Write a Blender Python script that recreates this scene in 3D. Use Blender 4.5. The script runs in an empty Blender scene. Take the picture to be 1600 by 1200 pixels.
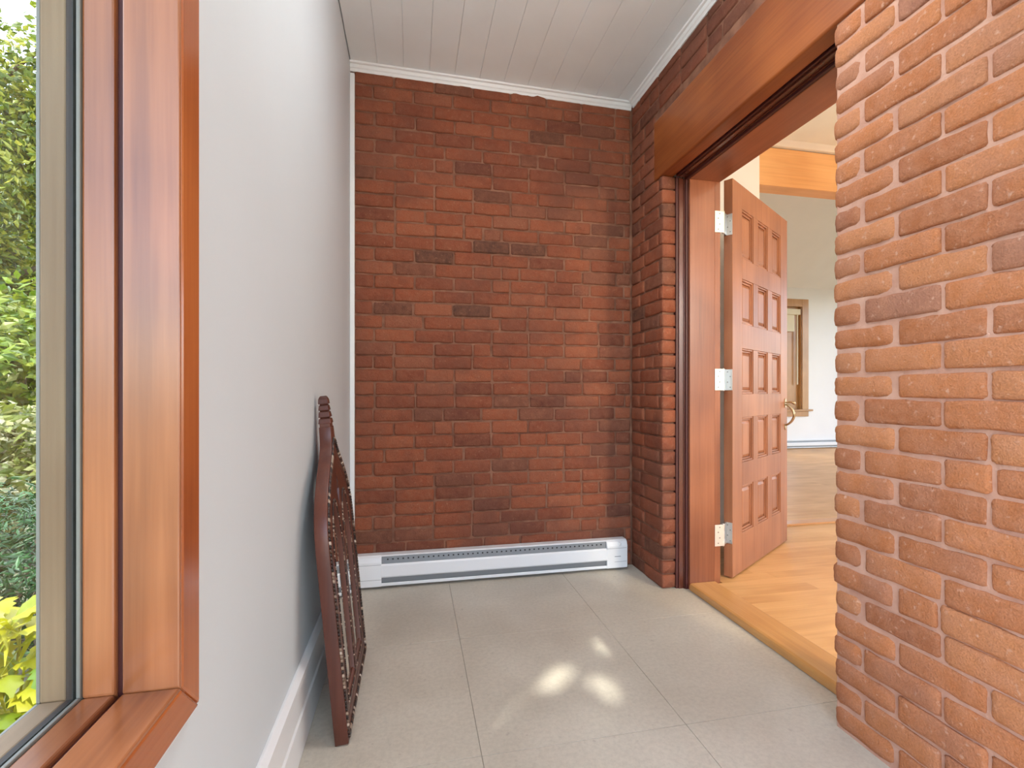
import bpy, bmesh, math, random
from mathutils import Vector, Matrix
random.seed(7)
R = math.radians
S = bpy.context.scene
COL = S.collection

# ------------------------------------------------------------------ camera
EYE = 0.97
F_PX, CX, HOR = 749.0, 800.0, 612.0
YAW = math.atan(155.0 / F_PX)
cam_d = bpy.data.cameras.new('camera')
cam = bpy.data.objects.new('camera', cam_d); COL.objects.link(cam)
cam_d.sensor_fit = 'HORIZONTAL'; cam_d.sensor_width = 36.0
cam_d.lens = 36.0 * F_PX / 1600.0
cam_d.shift_y = (HOR - 600.0) / 1600.0
cam_d.clip_start = 0.02
cam.location = (0, 0, EYE)
cam.rotation_euler = (R(90), 0, -YAW)
S.camera = cam

# ------------------------------------------------------------------ world, sun, exposure
S.view_settings.view_transform = 'Standard'
S.view_settings.look = 'None'
S.view_settings.gamma = 1.0
S.view_settings.use_curve_mapping = False
S.view_settings.exposure = 0.8
SUN_EL, SUN_H = R(52.0), (-0.595, -0.803)          # direction from the ground to the sun
w = bpy.data.worlds.new('sky'); S.world = w; w.use_nodes = True
nt = w.node_tree; nt.nodes.clear()
o = nt.nodes.new('ShaderNodeOutputWorld'); bg = nt.nodes.new('ShaderNodeBackground')
sky = nt.nodes.new('ShaderNodeTexSky'); sky.sky_type = 'NISHITA'; sky.sun_disc = False
sky.sun_elevation = SUN_EL; sky.air_density = 1.0; sky.dust_density = 1.5
tc = nt.nodes.new('ShaderNodeTexCoord'); nz = nt.nodes.new('ShaderNodeTexNoise')
nz.inputs['Scale'].default_value = 2.2; nz.inputs['Detail'].default_value = 6
rp = nt.nodes.new('ShaderNodeValToRGB'); rp.color_ramp.elements[0].position = .42; rp.color_ramp.elements[1].position = .66
mx = nt.nodes.new('ShaderNodeMix'); mx.data_type = 'RGBA'
gain = nt.nodes.new('ShaderNodeMix'); gain.data_type = 'RGBA'; gain.blend_type = 'MULTIPLY'; gain.inputs[0].default_value = 1
gain.inputs[7].default_value = (.30, .30, .30, 1)
nt.links.new(sky.outputs[0], gain.inputs[6])
nt.links.new(tc.outputs['Generated'], nz.inputs['Vector']); nt.links.new(nz.outputs[0], rp.inputs[0])
nt.links.new(rp.outputs[0], mx.inputs[0]); nt.links.new(gain.outputs[2], mx.inputs[6])
mx.inputs[7].default_value = (1.0, 1.0, 1.0, 1)
nt.links.new(mx.outputs[2], bg.inputs['Color']); bg.inputs['Strength'].default_value = 2.6
nt.links.new(bg.outputs[0], o.inputs['Surface'])

sd = bpy.data.lights.new('sun', 'SUN'); sd.energy = 5.0; sd.angle = R(0.6); sd.color = (1, .95, .86)
sun = bpy.data.objects.new('sun', sd); COL.objects.link(sun)
SUN_V = Vector((SUN_H[0] * math.cos(SUN_EL), SUN_H[1] * math.cos(SUN_EL), math.sin(SUN_EL))).normalized()
sun.rotation_euler = SUN_V.to_track_quat('Z', 'Y').to_euler()
sun.location = (-4, -6, 9)

def portal(name, loc, rot, sx, sy):
    d = bpy.data.lights.new(name, 'AREA'); d.shape = 'RECTANGLE'; d.size = sx; d.size_y = sy
    d.energy = 1.0; d.cycles.is_portal = True
    ob = bpy.data.objects.new(name, d); COL.objects.link(ob); ob.location = loc; ob.rotation_euler = rot
    return ob

# ------------------------------------------------------------------ helpers
class MB:
    def __init__(s): s.v = []; s.f = []
    def add(s, vs, fs):
        n = len(s.v); s.v += [tuple(p) for p in vs]; s.f += [tuple(i + n for i in q) for q in fs]; return s
    def hexa(s, p):            # 8 points: bottom ring 0-3 ccw, top ring 4-7
        return s.add(p, [(3, 2, 1, 0), (4, 5, 6, 7), (0, 1, 5, 4), (1, 2, 6, 5), (2, 3, 7, 6), (3, 0, 4, 7)])
    def box(s, x0, x1, y0, y1, z0, z1):
        return s.hexa([(x0, y0, z0), (x1, y0, z0), (x1, y1, z0), (x0, y1, z0), (x0, y0, z1), (x1, y0, z1), (x1, y1, z1), (x0, y1, z1)])
    def prism(s, prof, a, b, axis):   # profile of (p,q) extruded along axis from a to b
        n = len(prof)
        def P(p, q, t): return {'x': (t, p, q), 'y': (p, t, q), 'z': (p, q, t)}[axis]
        vs = [P(p, q, a) for p, q in prof] + [P(p, q, b) for p, q in prof]
        fs = [tuple(range(n))[::-1], tuple(range(n, 2 * n))] + [(i, (i + 1) % n, n + (i + 1) % n, n + i) for i in range(n)]
        return s.add(vs, fs)
    def tube(s, pts, r, n=8, closed=False):
        pts = [Vector(p) for p in pts]; m = len(pts); vs = []
        rr = r if isinstance(r, (list, tuple)) else [r] * m
        ref = Vector((0, 0, 1))
        for i, p in enumerate(pts):
            a = pts[i - 1] if (i or closed) else p; b = pts[(i + 1) % m] if (i < m - 1 or closed) else p
            t = (b - a).normalized()
            u = t.cross(ref)
            if u.length < .05: u = t.cross(Vector((1, 0, 0)))
            u.normalize(); q = t.cross(u)
            vs += [p + (u * math.cos(2 * math.pi * k / n) + q * math.sin(2 * math.pi * k / n)) * rr[i] for k in range(n)]
        fs = []
        for i in range(m if closed else m - 1):
            j = (i + 1) % m
            fs += [(i * n + k, i * n + (k + 1) % n, j * n + (k + 1) % n, j * n + k) for k in range(n)]
        if not closed: fs += [tuple(range(n))[::-1], tuple(range((m - 1) * n, m * n))]
        return s.add(vs, fs)
    def lathe(s, prof, c=(0, 0, 0), axis='z', n=16):
        m = len(prof); vs = []
        for r, h in prof:
            for k in range(n):
                a = 2 * math.pi * k / n; p, q = r * math.cos(a), r * math.sin(a)
                d = {'x': (h, p, q), 'y': (p, h, q), 'z': (p, q, h)}[axis]
                vs.append((c[0] + d[0], c[1] + d[1], c[2] + d[2]))
        fs = [(i * n + k, i * n + (k + 1) % n, (i + 1) * n + (k + 1) % n, (i + 1) * n + k) for i in range(m - 1) for k in range(n)]
        fs += [tuple(range(n))[::-1], tuple(range((m - 1) * n, m * n))]
        return s.add(vs, fs)
    def mesh(s, name, smooth=False):
        me = bpy.data.meshes.new(name); me.from_pydata(s.v, [], s.f)
        bm = bmesh.new(); bm.from_mesh(me); bmesh.ops.recalc_face_normals(bm, faces=bm.faces); bm.to_mesh(me); bm.free()
        if smooth: me.polygons.foreach_set('use_smooth', [True] * len(me.polygons))
        return me
    def build(s, name, mat, parent=None, bevel=0, smooth=False, seg=2):
        me = s.mesh(name, smooth); me.materials.append(mat)
        return link(name, me, parent, bevel, seg)

def link(name, me, parent=None, bevel=0, seg=2):
    ob = bpy.data.objects.new(name, me); COL.objects.link(ob)
    if parent: ob.parent = parent
    if bevel:
        m = ob.modifiers.new('bevel', 'BEVEL'); m.width = bevel; m.segments = seg; m.limit_method = 'ANGLE'; m.angle_limit = R(40)
        m.harden_normals = False
    return ob
def empty(name, loc=(0, 0, 0), rot=(0, 0, 0)):
    e = bpy.data.objects.new(name, None); COL.objects.link(e); e.location = loc; e.rotation_euler = rot
    e.empty_display_size = .05
    return e
def tag(ob, label, cat, group=None, kind=None):
    ob['label'] = label; ob['category'] = cat
    if group: ob['group'] = group
    if kind: ob['kind'] = kind
    return ob
def struct(ob, label, cat): return tag(ob, label, cat, kind='structure')

# ------------------------------------------------------------------ materials
def newmat(name):
    m = bpy.data.materials.new(name); m.use_nodes = True
    t = m.node_tree; b = t.nodes['Principled BSDF']
    return m, t, b
def N(t, kind, **kw):
    n = t.nodes.new(kind)
    for k, v in kw.items():
        if k in n.inputs: n.inputs[k].default_value = v
        else: setattr(n, k, v)
    return n
def ramp(t, stops, src):
    r = t.nodes.new('ShaderNodeValToRGB'); e = r.color_ramp.elements
    while len(e) < len(stops): e.new(.5)
    for k, (p, c) in enumerate(stops): e[k].position = p; e[k].color = (*c, 1)
    t.links.new(src, r.inputs[0]); return r.outputs[0]
def mixc(t, fac, a, b, mode='MIX'):
    m = t.nodes.new('ShaderNodeMix'); m.data_type = 'RGBA'; m.blend_type = mode
    for sock, v in ((0, fac), (6, a), (7, b)):
        if hasattr(v, 'type') and hasattr(v, 'is_linked'): t.links.new(v, m.inputs[sock])
        elif sock == 0: m.inputs[0].default_value = v
        else: m.inputs[sock].default_value = (*v, 1)
    return m.outputs[2]
def bump(t, b, h, strength, dist):
    n = N(t, 'ShaderNodeBump', Strength=strength, Distance=dist); t.links.new(h, n.inputs['Height']); t.links.new(n.outputs[0], b.inputs['Normal'])

def plain(name, c, rough=.5, metal=0, spec=.5):
    m, t, b = newmat(name); b.inputs['Base Color'].default_value = (*c, 1); b.inputs['Roughness'].default_value = rough
    b.inputs['Metallic'].default_value = metal; b.inputs['Specular IOR Level'].default_value = spec
    return m
def paint(name, c, rough=.55, amount=.04, scale=6):
    m, t, b = newmat(name); g = t.nodes.new('ShaderNodeNewGeometry')
    n = N(t, 'ShaderNodeTexNoise', Scale=scale, Detail=4); t.links.new(g.outputs['Position'], n.inputs['Vector'])
    lo = tuple(x * (1 - amount) for x in c); hi = tuple(min(1, x * (1 + amount)) for x in c)
    t.links.new(ramp(t, [(.3, lo), (.7, hi)], n.outputs[0]), b.inputs['Base Color']); b.inputs['Roughness'].default_value = rough
    n2 = N(t, 'ShaderNodeTexNoise', Scale=180, Detail=3); t.links.new(g.outputs['Position'], n2.inputs['Vector'])
    bump(t, b, n2.outputs[0], .06, .002)
    return m
def wood(name, dark, mid, light, axis, rough=.32, coat=.25, scale=1.0, contrast=1.0):
    """grain runs along world axis (0 x, 1 y, 2 z)"""
    m, t, b = newmat(name); g = t.nodes.new('ShaderNodeNewGeometry'); oi = t.nodes.new('ShaderNodeObjectInfo')
    off = N(t, 'ShaderNodeVectorMath', operation='MULTIPLY_ADD'); off.inputs[1].default_value = (1, 1, 1)
    cmb = t.nodes.new('ShaderNodeCombineXYZ')
    sc = N(t, 'ShaderNodeMath', operation='MULTIPLY'); sc.inputs[1].default_value = 9.0
    t.links.new(oi.outputs['Random'], sc.inputs[0])
    for k in range(3): t.links.new(sc.outputs[0], cmb.inputs[k])
    t.links.new(g.outputs['Position'], off.inputs[0]); t.links.new(cmb.outputs[0], off.inputs[2])
    mp = t.nodes.new('ShaderNodeMapping'); s3 = [22 * scale] * 3; s3[axis] = 1.1 * scale; mp.inputs['Scale'].default_value = s3
    t.links.new(off.outputs[0], mp.inputs['Vector'])
    n1 = N(t, 'ShaderNodeTexNoise', Scale=1.0, Detail=5, Distortion=.6); t.links.new(mp.outputs[0], n1.inputs['Vector'])
    mp2 = t.nodes.new('ShaderNodeMapping'); s3 = [150 * scale] * 3; s3[axis] = 4 * scale; mp2.inputs['Scale'].default_value = s3
    t.links.new(off.outputs[0], mp2.inputs['Vector'])
    n2 = N(t, 'ShaderNodeTexNoise', Scale=1.0, Detail=3); t.links.new(mp2.outputs[0], n2.inputs['Vector'])
    n3 = N(t, 'ShaderNodeTexNoise', Scale=2.3, Detail=2); t.links.new(off.outputs[0], n3.inputs['Vector'])
    c = ramp(t, [(.5 - .22 / contrast, dark), (.5, mid), (.5 + .22 / contrast, light)], n1.outputs[0])
    c = mixc(t, .35, c, ramp(t, [(.3, tuple(x * .6 for x in mid)), (.7, light)], n2.outputs[0]))
    c = mixc(t, .45, c, ramp(t, [(.35, dark), (.65, light)], n3.outputs[0]), 'MIX')
    t.links.new(c, b.inputs['Base Color']); b.inputs['Roughness'].default_value = rough
    b.inputs['Coat Weight'].default_value = coat; b.inputs['Coat Roughness'].default_value = .18
    bump(t, b, n2.outputs[0], .12, .001)
    return m
def brickmat(name, stops, dirt, rough=.9, speck=.75, grime=None):
    m, t, b = newmat(name); g = t.nodes.new('ShaderNodeNewGeometry'); oi = t.nodes.new('ShaderNodeObjectInfo')
    base = ramp(t, stops, oi.outputs['Random'])
    n1 = N(t, 'ShaderNodeTexNoise', Scale=26, Detail=6, Roughness=.65); t.links.new(g.outputs['Position'], n1.inputs['Vector'])
    c = mixc(t, ramp(t, [(.35, (0, 0, 0)), (.75, (.55, .55, .55))], n1.outputs[0]), base, dirt[0])
    n2 = N(t, 'ShaderNodeTexNoise', Scale=7, Detail=4); t.links.new(g.outputs['Position'], n2.inputs['Vector'])
    c = mixc(t, ramp(t, [(.5, (0, 0, 0)), (.78, (.6, .6, .6))], n2.outputs[0]), c, dirt[1])
    n3 = N(t, 'ShaderNodeTexNoise', Scale=260, Detail=4); t.links.new(g.outputs['Position'], n3.inputs['Vector'])
    c = mixc(t, .35, c, ramp(t, [(.3, (.3, .3, .3)), (.7, (1, 1, 1))], n3.outputs[0]), 'MULTIPLY')
    n4 = N(t, 'ShaderNodeTexNoise', Scale=60, Detail=3); t.links.new(g.outputs['Position'], n4.inputs['Vector'])
    c = mixc(t, ramp(t, [(.62, (0, 0, 0)), (.80, (speck,) * 3)], n4.outputs[0]), c, dirt[2])
    if grime:
        n5 = N(t, 'ShaderNodeTexNoise', Scale=2.2, Detail=6, Roughness=.6); t.links.new(g.outputs['Position'], n5.inputs['Vector'])
        c = mixc(t, ramp(t, [(.42, (0, 0, 0)), (.72, (.75, .75, .75))], n5.outputs[0]), c, grime)
    t.links.new(c, b.inputs['Base Color']); b.inputs['Roughness'].default_value = rough; b.inputs['Specular IOR Level'].default_value = .25
    ad = N(t, 'ShaderNodeMath', operation='ADD'); t.links.new(n1.outputs[0], ad.inputs[0])
    ml = N(t, 'ShaderNodeMath', operation='MULTIPLY'); ml.inputs[1].default_value = .35; t.links.new(n3.outputs[0], ml.inputs[0]); t.links.new(ml.outputs[0], ad.inputs[1])
    bump(t, b, ad.outputs[0], .75, .009)
    return m
def mortarmat(name, a, c2):
    m, t, b = newmat(name); g = t.nodes.new('ShaderNodeNewGeometry')
    n = N(t, 'ShaderNodeTexNoise', Scale=14, Detail=6); t.links.new(g.outputs['Position'], n.inputs['Vector'])
    t.links.new(ramp(t, [(.35, a), (.65, c2)], n.outputs[0]), b.inputs['Base Color']); b.inputs['Roughness'].default_value = .95
    n2 = N(t, 'ShaderNodeTexNoise', Scale=150, Detail=4); t.links.new(g.outputs['Position'], n2.inputs['Vector'])
    bump(t, b, n2.outputs[0], .5, .004)
    return m
def leafmat(name, stops, trans=.35, rough=.45):
    m, t, b = newmat(name); g = t.nodes.new('ShaderNodeNewGeometry'); oi = t.nodes.new('ShaderNodeObjectInfo')
    ad = N(t, 'ShaderNodeMath', operation='ADD'); t.links.new(g.outputs['Random Per Island'], ad.inputs[0]); t.links.new(oi.outputs['Random'], ad.inputs[1])
    fr = N(t, 'ShaderNodeMath', operation='FRACT'); t.links.new(ad.outputs[0], fr.inputs[0])
    c = ramp(t, stops, fr.outputs[0]); t.links.new(c, b.inputs['Base Color']); b.inputs['Roughness'].default_value = rough
    tr = t.nodes.new('ShaderNodeBsdfTranslucent'); t.links.new(c, tr.inputs['Color'])
    ms = t.nodes.new('ShaderNodeMixShader'); ms.inputs[0].default_value = trans
    out = t.nodes['Material Output']; t.links.new(b.outputs[0], ms.inputs[1]); t.links.new(tr.outputs[0], ms.inputs[2]); t.links.new(ms.outputs[0], out.inputs['Surface'])
    return m
def glassmat(name):
    m, t, b = newmat(name); t.nodes.remove(b)
    tr = t.nodes.new('ShaderNodeBsdfTransparent'); tr.inputs[0].default_value = (.96, .98, .97, 1)
    gl = t.nodes.new('ShaderNodeBsdfGlossy'); gl.inputs['Roughness'].default_value = .02
    fr = N(t, 'ShaderNodeFresnel', IOR=1.45); ms = t.nodes.new('ShaderNodeMixShader')
    gg = t.nodes.new('ShaderNodeNewGeometry'); mr = N(t, 'ShaderNodeMapRange'); mr.inputs['To Min'].default_value = 1.45; mr.inputs['To Max'].default_value = 1 / 1.45
    t.links.new(gg.outputs['Backfacing'], mr.inputs['Value']); t.links.new(mr.outputs[0], fr.inputs['IOR'])
    out = t.nodes['Material Output']
    t.links.new(fr.outputs[0], ms.inputs[0]); t.links.new(tr.outputs[0], ms.inputs[1]); t.links.new(gl.outputs[0], ms.inputs[2]); t.links.new(ms.outputs[0], out.inputs['Surface'])
    return m

M = {}
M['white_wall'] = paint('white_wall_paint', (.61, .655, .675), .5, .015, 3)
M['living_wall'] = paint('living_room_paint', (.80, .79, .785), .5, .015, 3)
M['white_trim'] = paint('white_trim_paint', (.80, .81, .81), .4, .02)
M['ceiling'] = paint('white_ceiling_boards', (.85, .915, .95), .5, .02, 5)
M['brick_back'] = brickmat('dark_red_brick', [(0, (.13, .042, .026)), (.12, (.24, .062, .030)), (.5, (.30, .080, .036)), (.8, (.35, .105, .050)), (.92, (.27, .09, .05)), (1, (.10, .045, .03))],
                           [(.36, .15, .085), (.15, .052, .034), (.46, .26, .16)], speck=.4, grime=(.15, .062, .042))
M['brick_pier'] = brickmat('orange_brick', [(0, (.36, .125, .055)), (.25, (.46, .165, .066)), (.6, (.53, .195, .078)), (.9, (.56, .23, .10)), (1, (.34, .15, .10))],
                           [(.58, .27, .16), (.40, .19, .13), (.66, .42, .31)])
M['mortar_back'] = mortarmat('brown_mortar', (.15, .062, .036), (.27, .125, .075))
M['mortar_pier'] = mortarmat('pink_mortar', (.48, .25, .175), (.58, .34, .25))
M['wood_door_z'] = wood('door_wood', (.20, .066, .028), (.33, .125, .055), (.43, .18, .088), 2, rough=.5, coat=.06, contrast=.9)
M['wood_frame_z'] = wood('door_frame_wood', (.15, .038, .015), (.28, .085, .035), (.37, .13, .058), 2, contrast=.8)
M['wood_frame_y'] = wood('door_head_wood', (.15, .038, .015), (.28, .085, .035), (.37, .13, .058), 1, contrast=.8)
M['wood_dark_z'] = wood('casing_wood_dark', (.055, .012, .007), (.10, .022, .012), (.15, .036, .018), 2, rough=.25)
M['wood_dark_y'] = wood('casing_head_dark', (.055, .012, .007), (.10, .022, .012), (.15, .036, .018), 1, rough=.25)
M['wood_lintel'] = wood('lintel_wood', (.14, .030, .008), (.29, .072, .016), (.42, .13, .032), 1, rough=.4, coat=.15)
M['wood_win_z'] = wood('window_wood_upright', (.15, .040, .012), (.34, .112, .036), (.47, .18, .07), 2, rough=.28, coat=.5, contrast=1.5)
M['wood_win_y'] = wood('window_wood_rail', (.15, .040, .012), (.34, .112, .036), (.47, .18, .07), 1, rough=.28, coat=.5, contrast=1.5)
M['wood_casing_z'] = wood('window_casing_upright', (.22, .045, .010), (.42, .105, .022), (.52, .16, .04), 2, rough=.25, coat=.5, contrast=.7)
M['wood_casing_y'] = wood('window_casing_rail', (.22, .045, .010), (.42, .105, .022), (.52, .16, .04), 1, rough=.25, coat=.5, contrast=.7)
M['wood_groove'] = plain('groove_dark_red', (.06, .010, .008), .5)  # one even dark red for the grooves and two casing steps
M['wood_weather_z'] = wood('weathered_wood_upright', (.10, .058, .028), (.20, .125, .062), (.28, .20, .12), 2, rough=.7, coat=0)
M['wood_weather_y'] = wood('weathered_wood_rail', (.10, .058, .028), (.20, .125, .062), (.28, .20, .12), 1, rough=.7, coat=0)
M['gasket'] = plain('dark_gasket', (.018, .016, .014), .7)
M['bead'] = plain('grey_bead', (.20, .20, .175), .5)
M['wood_thresh'] = wood('threshold_wood', (.42, .18, .045), (.58, .28, .085), (.66, .35, .12), 1, rough=.3, coat=.4)
M['wood_floor'] = wood('maple_floor_board', (.50, .235, .075), (.66, .35, .13), (.74, .43, .18), 0, rough=.48, coat=.06, contrast=1)
M['wood_nosing'] = wood('nosing_wood', (.45, .19, .07), (.58, .27, .11), (.64, .33, .15), 0, rough=.35, coat=.2)
M['wood_beam'] = wood('fir_beam', (.55, .24, .075), (.74, .37, .14), (.82, .46, .20), 0, rough=.45, coat=.1, scale=.7)
M['wood_far_z'] = wood('oak_window_casing', (.34, .15, .04), (.46, .22, .07), (.54, .28, .10), 2)
M['wood_mirror'] = wood('mirror_frame_wood', (.035, .009, .006), (.085, .019, .010), (.15, .04, .02), 2, rough=.38, coat=.15)
M['heater'] = plain('white_enamel', (.80, .81, .82), .35)
M['heater_grey'] = plain('grey_grille', (.22, .23, .24), .5, .3)
M['black'] = plain('black_recess', (.012, .012, .012), .8)
M['steel'] = plain('satin_steel', (.62, .63, .63), .32, .9)
M['steel_lit'] = plain('lit_steel', (.74, .72, .68), .35, .6)  # hinge steel made paler for the jamb leaf, light put into the colour
M['brass'] = plain('antique_brass', (.46, .36, .22), .3, .9)
M['mirror'] = plain('silvered_mirror', (.86, .84, .80), .03, 1)
M['glass'] = glassmat('clear_glass')
M['blind'] = plain('cream_blind', (.75, .68, .52), .7)
M['grout'] = plain('grey_grout', (.36, .32, .27), .9)

def tilemat():
    m, t, b = newmat('limestone_tile'); g = t.nodes.new('ShaderNodeNewGeometry'); oi = t.nodes.new('ShaderNodeObjectInfo')
    n = N(t, 'ShaderNodeTexNoise', Scale=2.6, Detail=5, Distortion=.4); t.links.new(g.outputs['Position'], n.inputs['Vector'])
    c = ramp(t, [(.3, (.50, .45, .365)), (.5, (.57, .52, .43)), (.7, (.63, .585, .49))], n.outputs[0])
    n2 = N(t, 'ShaderNodeTexNoise', Scale=70, Detail=5, Roughness=.7); t.links.new(g.outputs['Position'], n2.inputs['Vector'])
    c = mixc(t, .5, c, ramp(t, [(.32, (.72, .72, .72)), (.6, (1, 1, 1))], n2.outputs[0]), 'MULTIPLY')
    n3 = N(t, 'ShaderNodeTexNoise', Scale=40, Detail=2); t.links.new(g.outputs['Position'], n3.inputs['Vector'])
    c = mixc(t, ramp(t, [(.68, (0, 0, 0)), (.76, (.5, .5, .5))], n3.outputs[0]), c, (.36, .31, .26))
    t.links.new(c, b.inputs['Base Color']); b.inputs['Roughness'].default_value = .42
    bump(t, b, n2.outputs[0], .12, .002); return m
M['tile'] = tilemat()
def soilmat():
    m, t, b = newmat('garden_soil'); g = t.nodes.new('ShaderNodeNewGeometry')
    n = N(t, 'ShaderNodeTexNoise', Scale=3, Detail=8); t.links.new(g.outputs['Position'], n.inputs['Vector'])
    t.links.new(ramp(t, [(.35, (.13, .12, .09)), (.55, (.16, .17, .10)), (.7, (.20, .21, .12))], n.outputs[0]), b.inputs['Base Color']); b.inputs['Roughness'].default_value = .95
    return m
M['soil'] = soilmat()
M['bark'] = wood('bark', (.06, .045, .03), (.13, .10, .07), (.20, .16, .11), 2, rough=.9, coat=0)

# ------------------------------------------------------------------ layout numbers (metres)
XL, XR, YB, ZC = -0.305, 1.20, 2.50, 2.585       # left wall, brick door wall, back wall, ceiling
YH = -1.35                                      # front wall of the hall
YF = -0.55                                      # entrance wall behind the viewer
OP0, OP1 = 1.183, 2.155                         # brick opening along the door wall
CH = 0.0678                                     # brick course
BL = 0.200                                      # brick pitch
ZL0, ZL1 = 30 * CH, 34.4 * CH                   # lintel
ZF = 0.028                                      # maple floor level
XW = 1.49                                       # living side of the door wall

# ------------------------------------------------------------------ brick meshes (shared)
def brick_mesh(L, H, D, seed, mat, rnd=.010):
    """x along the length, z up, face looks towards -y"""
    rg = random.Random(seed)
    r = rnd
    xs = [0, r * .55, r * 1.6] + [L * q for q in ((.25, .42, .58, .75) if L > .12 else (.5,))] + [L - r * 1.6, L - r * .55, L]
    ins = [r * .95, r * .28] + [0] * (len(xs) - 4) + [r * .28, r * .95]
    v, f = [], []
    for x, e in zip(xs, ins):
        j = lambda a: rg.uniform(-a, a)
        pr = [(D, e * .6), (r + e * .4, e * .6 + j(.0022)), (r * .3 + e * .7, r * .3 + e * .8 + j(.0024)), (e + j(.0012), r * 1.2 + e * .6 + j(.002)),
              (e + j(.0016), H * .52 + j(.003)),
              (e + j(.0012), H - r * 1.2 - e * .6 + j(.002)), (r * .3 + e * .7, H - r * .3 - e * .8 + j(.0024)), (r + e * .4, H - e * .6 + j(.0022)), (D, H - e * .6)]
        for (y, z) in pr: v.append((x + (0 if 0 < e < r * .9 else j(.0012)), y, z))
    n = 9
    for i in range(len(xs) - 1):
        for k in range(n - 1): f.append((i * n + k, i * n + k + 1, (i + 1) * n + k + 1, (i + 1) * n + k))
        f.append((i * n + n - 1, i * n, (i + 1) * n, (i + 1) * n + n - 1))
    f.append(tuple(range(n))); f.append(tuple(range((len(xs) - 1) * n, len(xs) * n)))
    mb = MB(); mb.add(v, f); me = mb.mesh('brick', True); me.materials.append(mat); return me
_bm = {}
def brick(parent, mat, L, D, loc, rotz, var, H=None, rnd=.010):
    H = H or CH - .010
    L = round(L, 3)
    key = (mat.name, L, round(D, 3), var, round(H, 3), rnd)
    if key not in _bm: _bm[key] = brick_mesh(L, H, D, hash((L, D, var)) & 0xffff, mat, rnd)
    ob = bpy.data.objects.new('brick', _bm[key]); COL.objects.link(ob)
    ob.parent = parent; ob.location = loc
    ob.rotation_euler = (random.uniform(-.008, .008), random.uniform(-.006, .006), rotz + random.uniform(-.006, .006))
    return ob

# ------------------------------------------------------------------ setting: floor of stone tiles
fl = struct(MB().box(XL - .01, 1.33, YF, YB + .02, -.06, -.004).build('floor', M['grout']), 'vestibule floor of large beige stone tiles', 'floor')
tx = [XL, .18, .78, 1.335]; ty = [YF, -.58, .035, .65, 1.266, 1.884, YB]
for i in range(3):
    for k in range(6):
        g = .0006
        MB().box(tx[i] + g, tx[i + 1] - g, ty[k] + g, ty[k + 1] - g, -.012, 0).build('tile', M['tile'], fl, .0006, seg=1)

# ceiling boards
ce = struct(MB().box(XL, 1.27, YF, YB + .06, ZC + .012, ZC + .06).build('ceiling', M['ceiling']), 'white vestibule ceiling of painted boards', 'ceiling')
x = 1.107 - 11 * .128
while x < 1.2:
    a, b = max(x, XL) + .0005, min(x + .128, 1.205) - .0005
    if b - a > .01: MB().box(a, b, YF, YB + .01, ZC + random.uniform(-.001, .001), ZC + .014).build('plank', M['ceiling'], ce, .0012)
    x += .128

TILT = .0135
pv = Matrix.Translation((XR, 0, ZC)); TM = pv @ Matrix.Rotation(TILT, 4, 'Y') @ pv.inverted()
ce.matrix_world = TM
# left wall with its window opening
W0, W1, WZ0, WZ1 = -.42, .68, .595, 2.50         # clear window opening (y, z)
lw = MB(); T = .135
o_ = .02
lw.box(XL - T, XL, W1 + o_, YB + .1, -.05, ZC + .05).box(XL - T, XL, YF - .12, W0 - o_, -.05, ZC + .05)
lw.box(XL - T, XL, W0 - o_, W1 + o_, -.05, WZ0 - o_).box(XL - T, XL, W0 - o_, W1 + o_, WZ1 + o_, ZC + .05)
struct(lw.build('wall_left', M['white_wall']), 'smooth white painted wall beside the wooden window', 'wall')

# baseboard on the left wall
bb = MB().prism([(XL, .001), (XL + .016, .001), (XL + .016, .105), (XL + .012, .112), (XL + .012, .188), (XL + .018, .194), (XL + .018, .212), (XL + .007, .226), (XL, .226)], YF + .02, YB - .03, 'y')
struct(bb.build('baseboard_left', M['white_trim'], None, .0015), 'tall white moulded baseboard behind the leaning mirror', 'baseboard')

# corner strip at the left end of the brick back wall
tr = MB().box(XL, XL + .022, YB - .016, YB + .004, .0, ZC - .035)
struct(tr.build('trim_1', M['white_trim'], None, .003), 'narrow white corner strip between white wall and brick', 'trim')

# crown moulding along the brick
prof = lambda d: [(d, ZC), (d, ZC - .040), (d - .008, ZC - .040), (d - .011, ZC - .027), (d - .016, ZC - .024), (d - .020, ZC - .010), (d - .030, ZC - .008), (d - .033, ZC)]
cb = MB().prism(prof(YB + .004), XL + .0, XR, 'x')
ct = cb.build('trim_2', M['white_trim'], None, .001); ct.matrix_world = TM
struct(ct, 'white crown moulding over the brick back wall', 'trim')
cr = MB().prism(prof(XR + .004), YF, YB - .028, 'y')
struct(cr.build('trim_3', M['white_trim'], None, .001), 'white crown moulding over the door lintel wall', 'trim')

# back wall
wb = struct(MB().box(XL - .14, 1.49, YB + .0045, YB + .16, -.05, ZC + .05).build('wall_back', M['mortar_back']), 'dark red brick wall above the white baseboard heater', 'wall')
nc = 38
for c in range(nc + 1):
    z = c * CH + .005
    x = XL + .023 - (.0 if c % 2 else BL / 2) - random.uniform(0, .012)
    while x < XR - .015:
        L = BL
        q = random.random()
        if q < .08: L = BL * .5
        elif q < .16: L = BL * .75
        a, b = max(x, XL + .021), min(x + L - .009, XR - .004)
        if b - a > .02:
            if XR - .004 - b < .03: b = XR - .004
            H = min(CH - .0065 + random.uniform(-.003, .0015), ZC + TILT * (XR - b) - z - .003)
            if H > .02:
                brick(wb, M['brick_back'], round((b - a) / .006) * .006, .03, (a, YB - .001 + random.uniform(-.003, .0025), z + random.uniform(-.0015, .0015)), 0, random.randrange(6), round(H / .0015) * .0015, .006)
        x += L
        if b >= XR - .005: break

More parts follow.
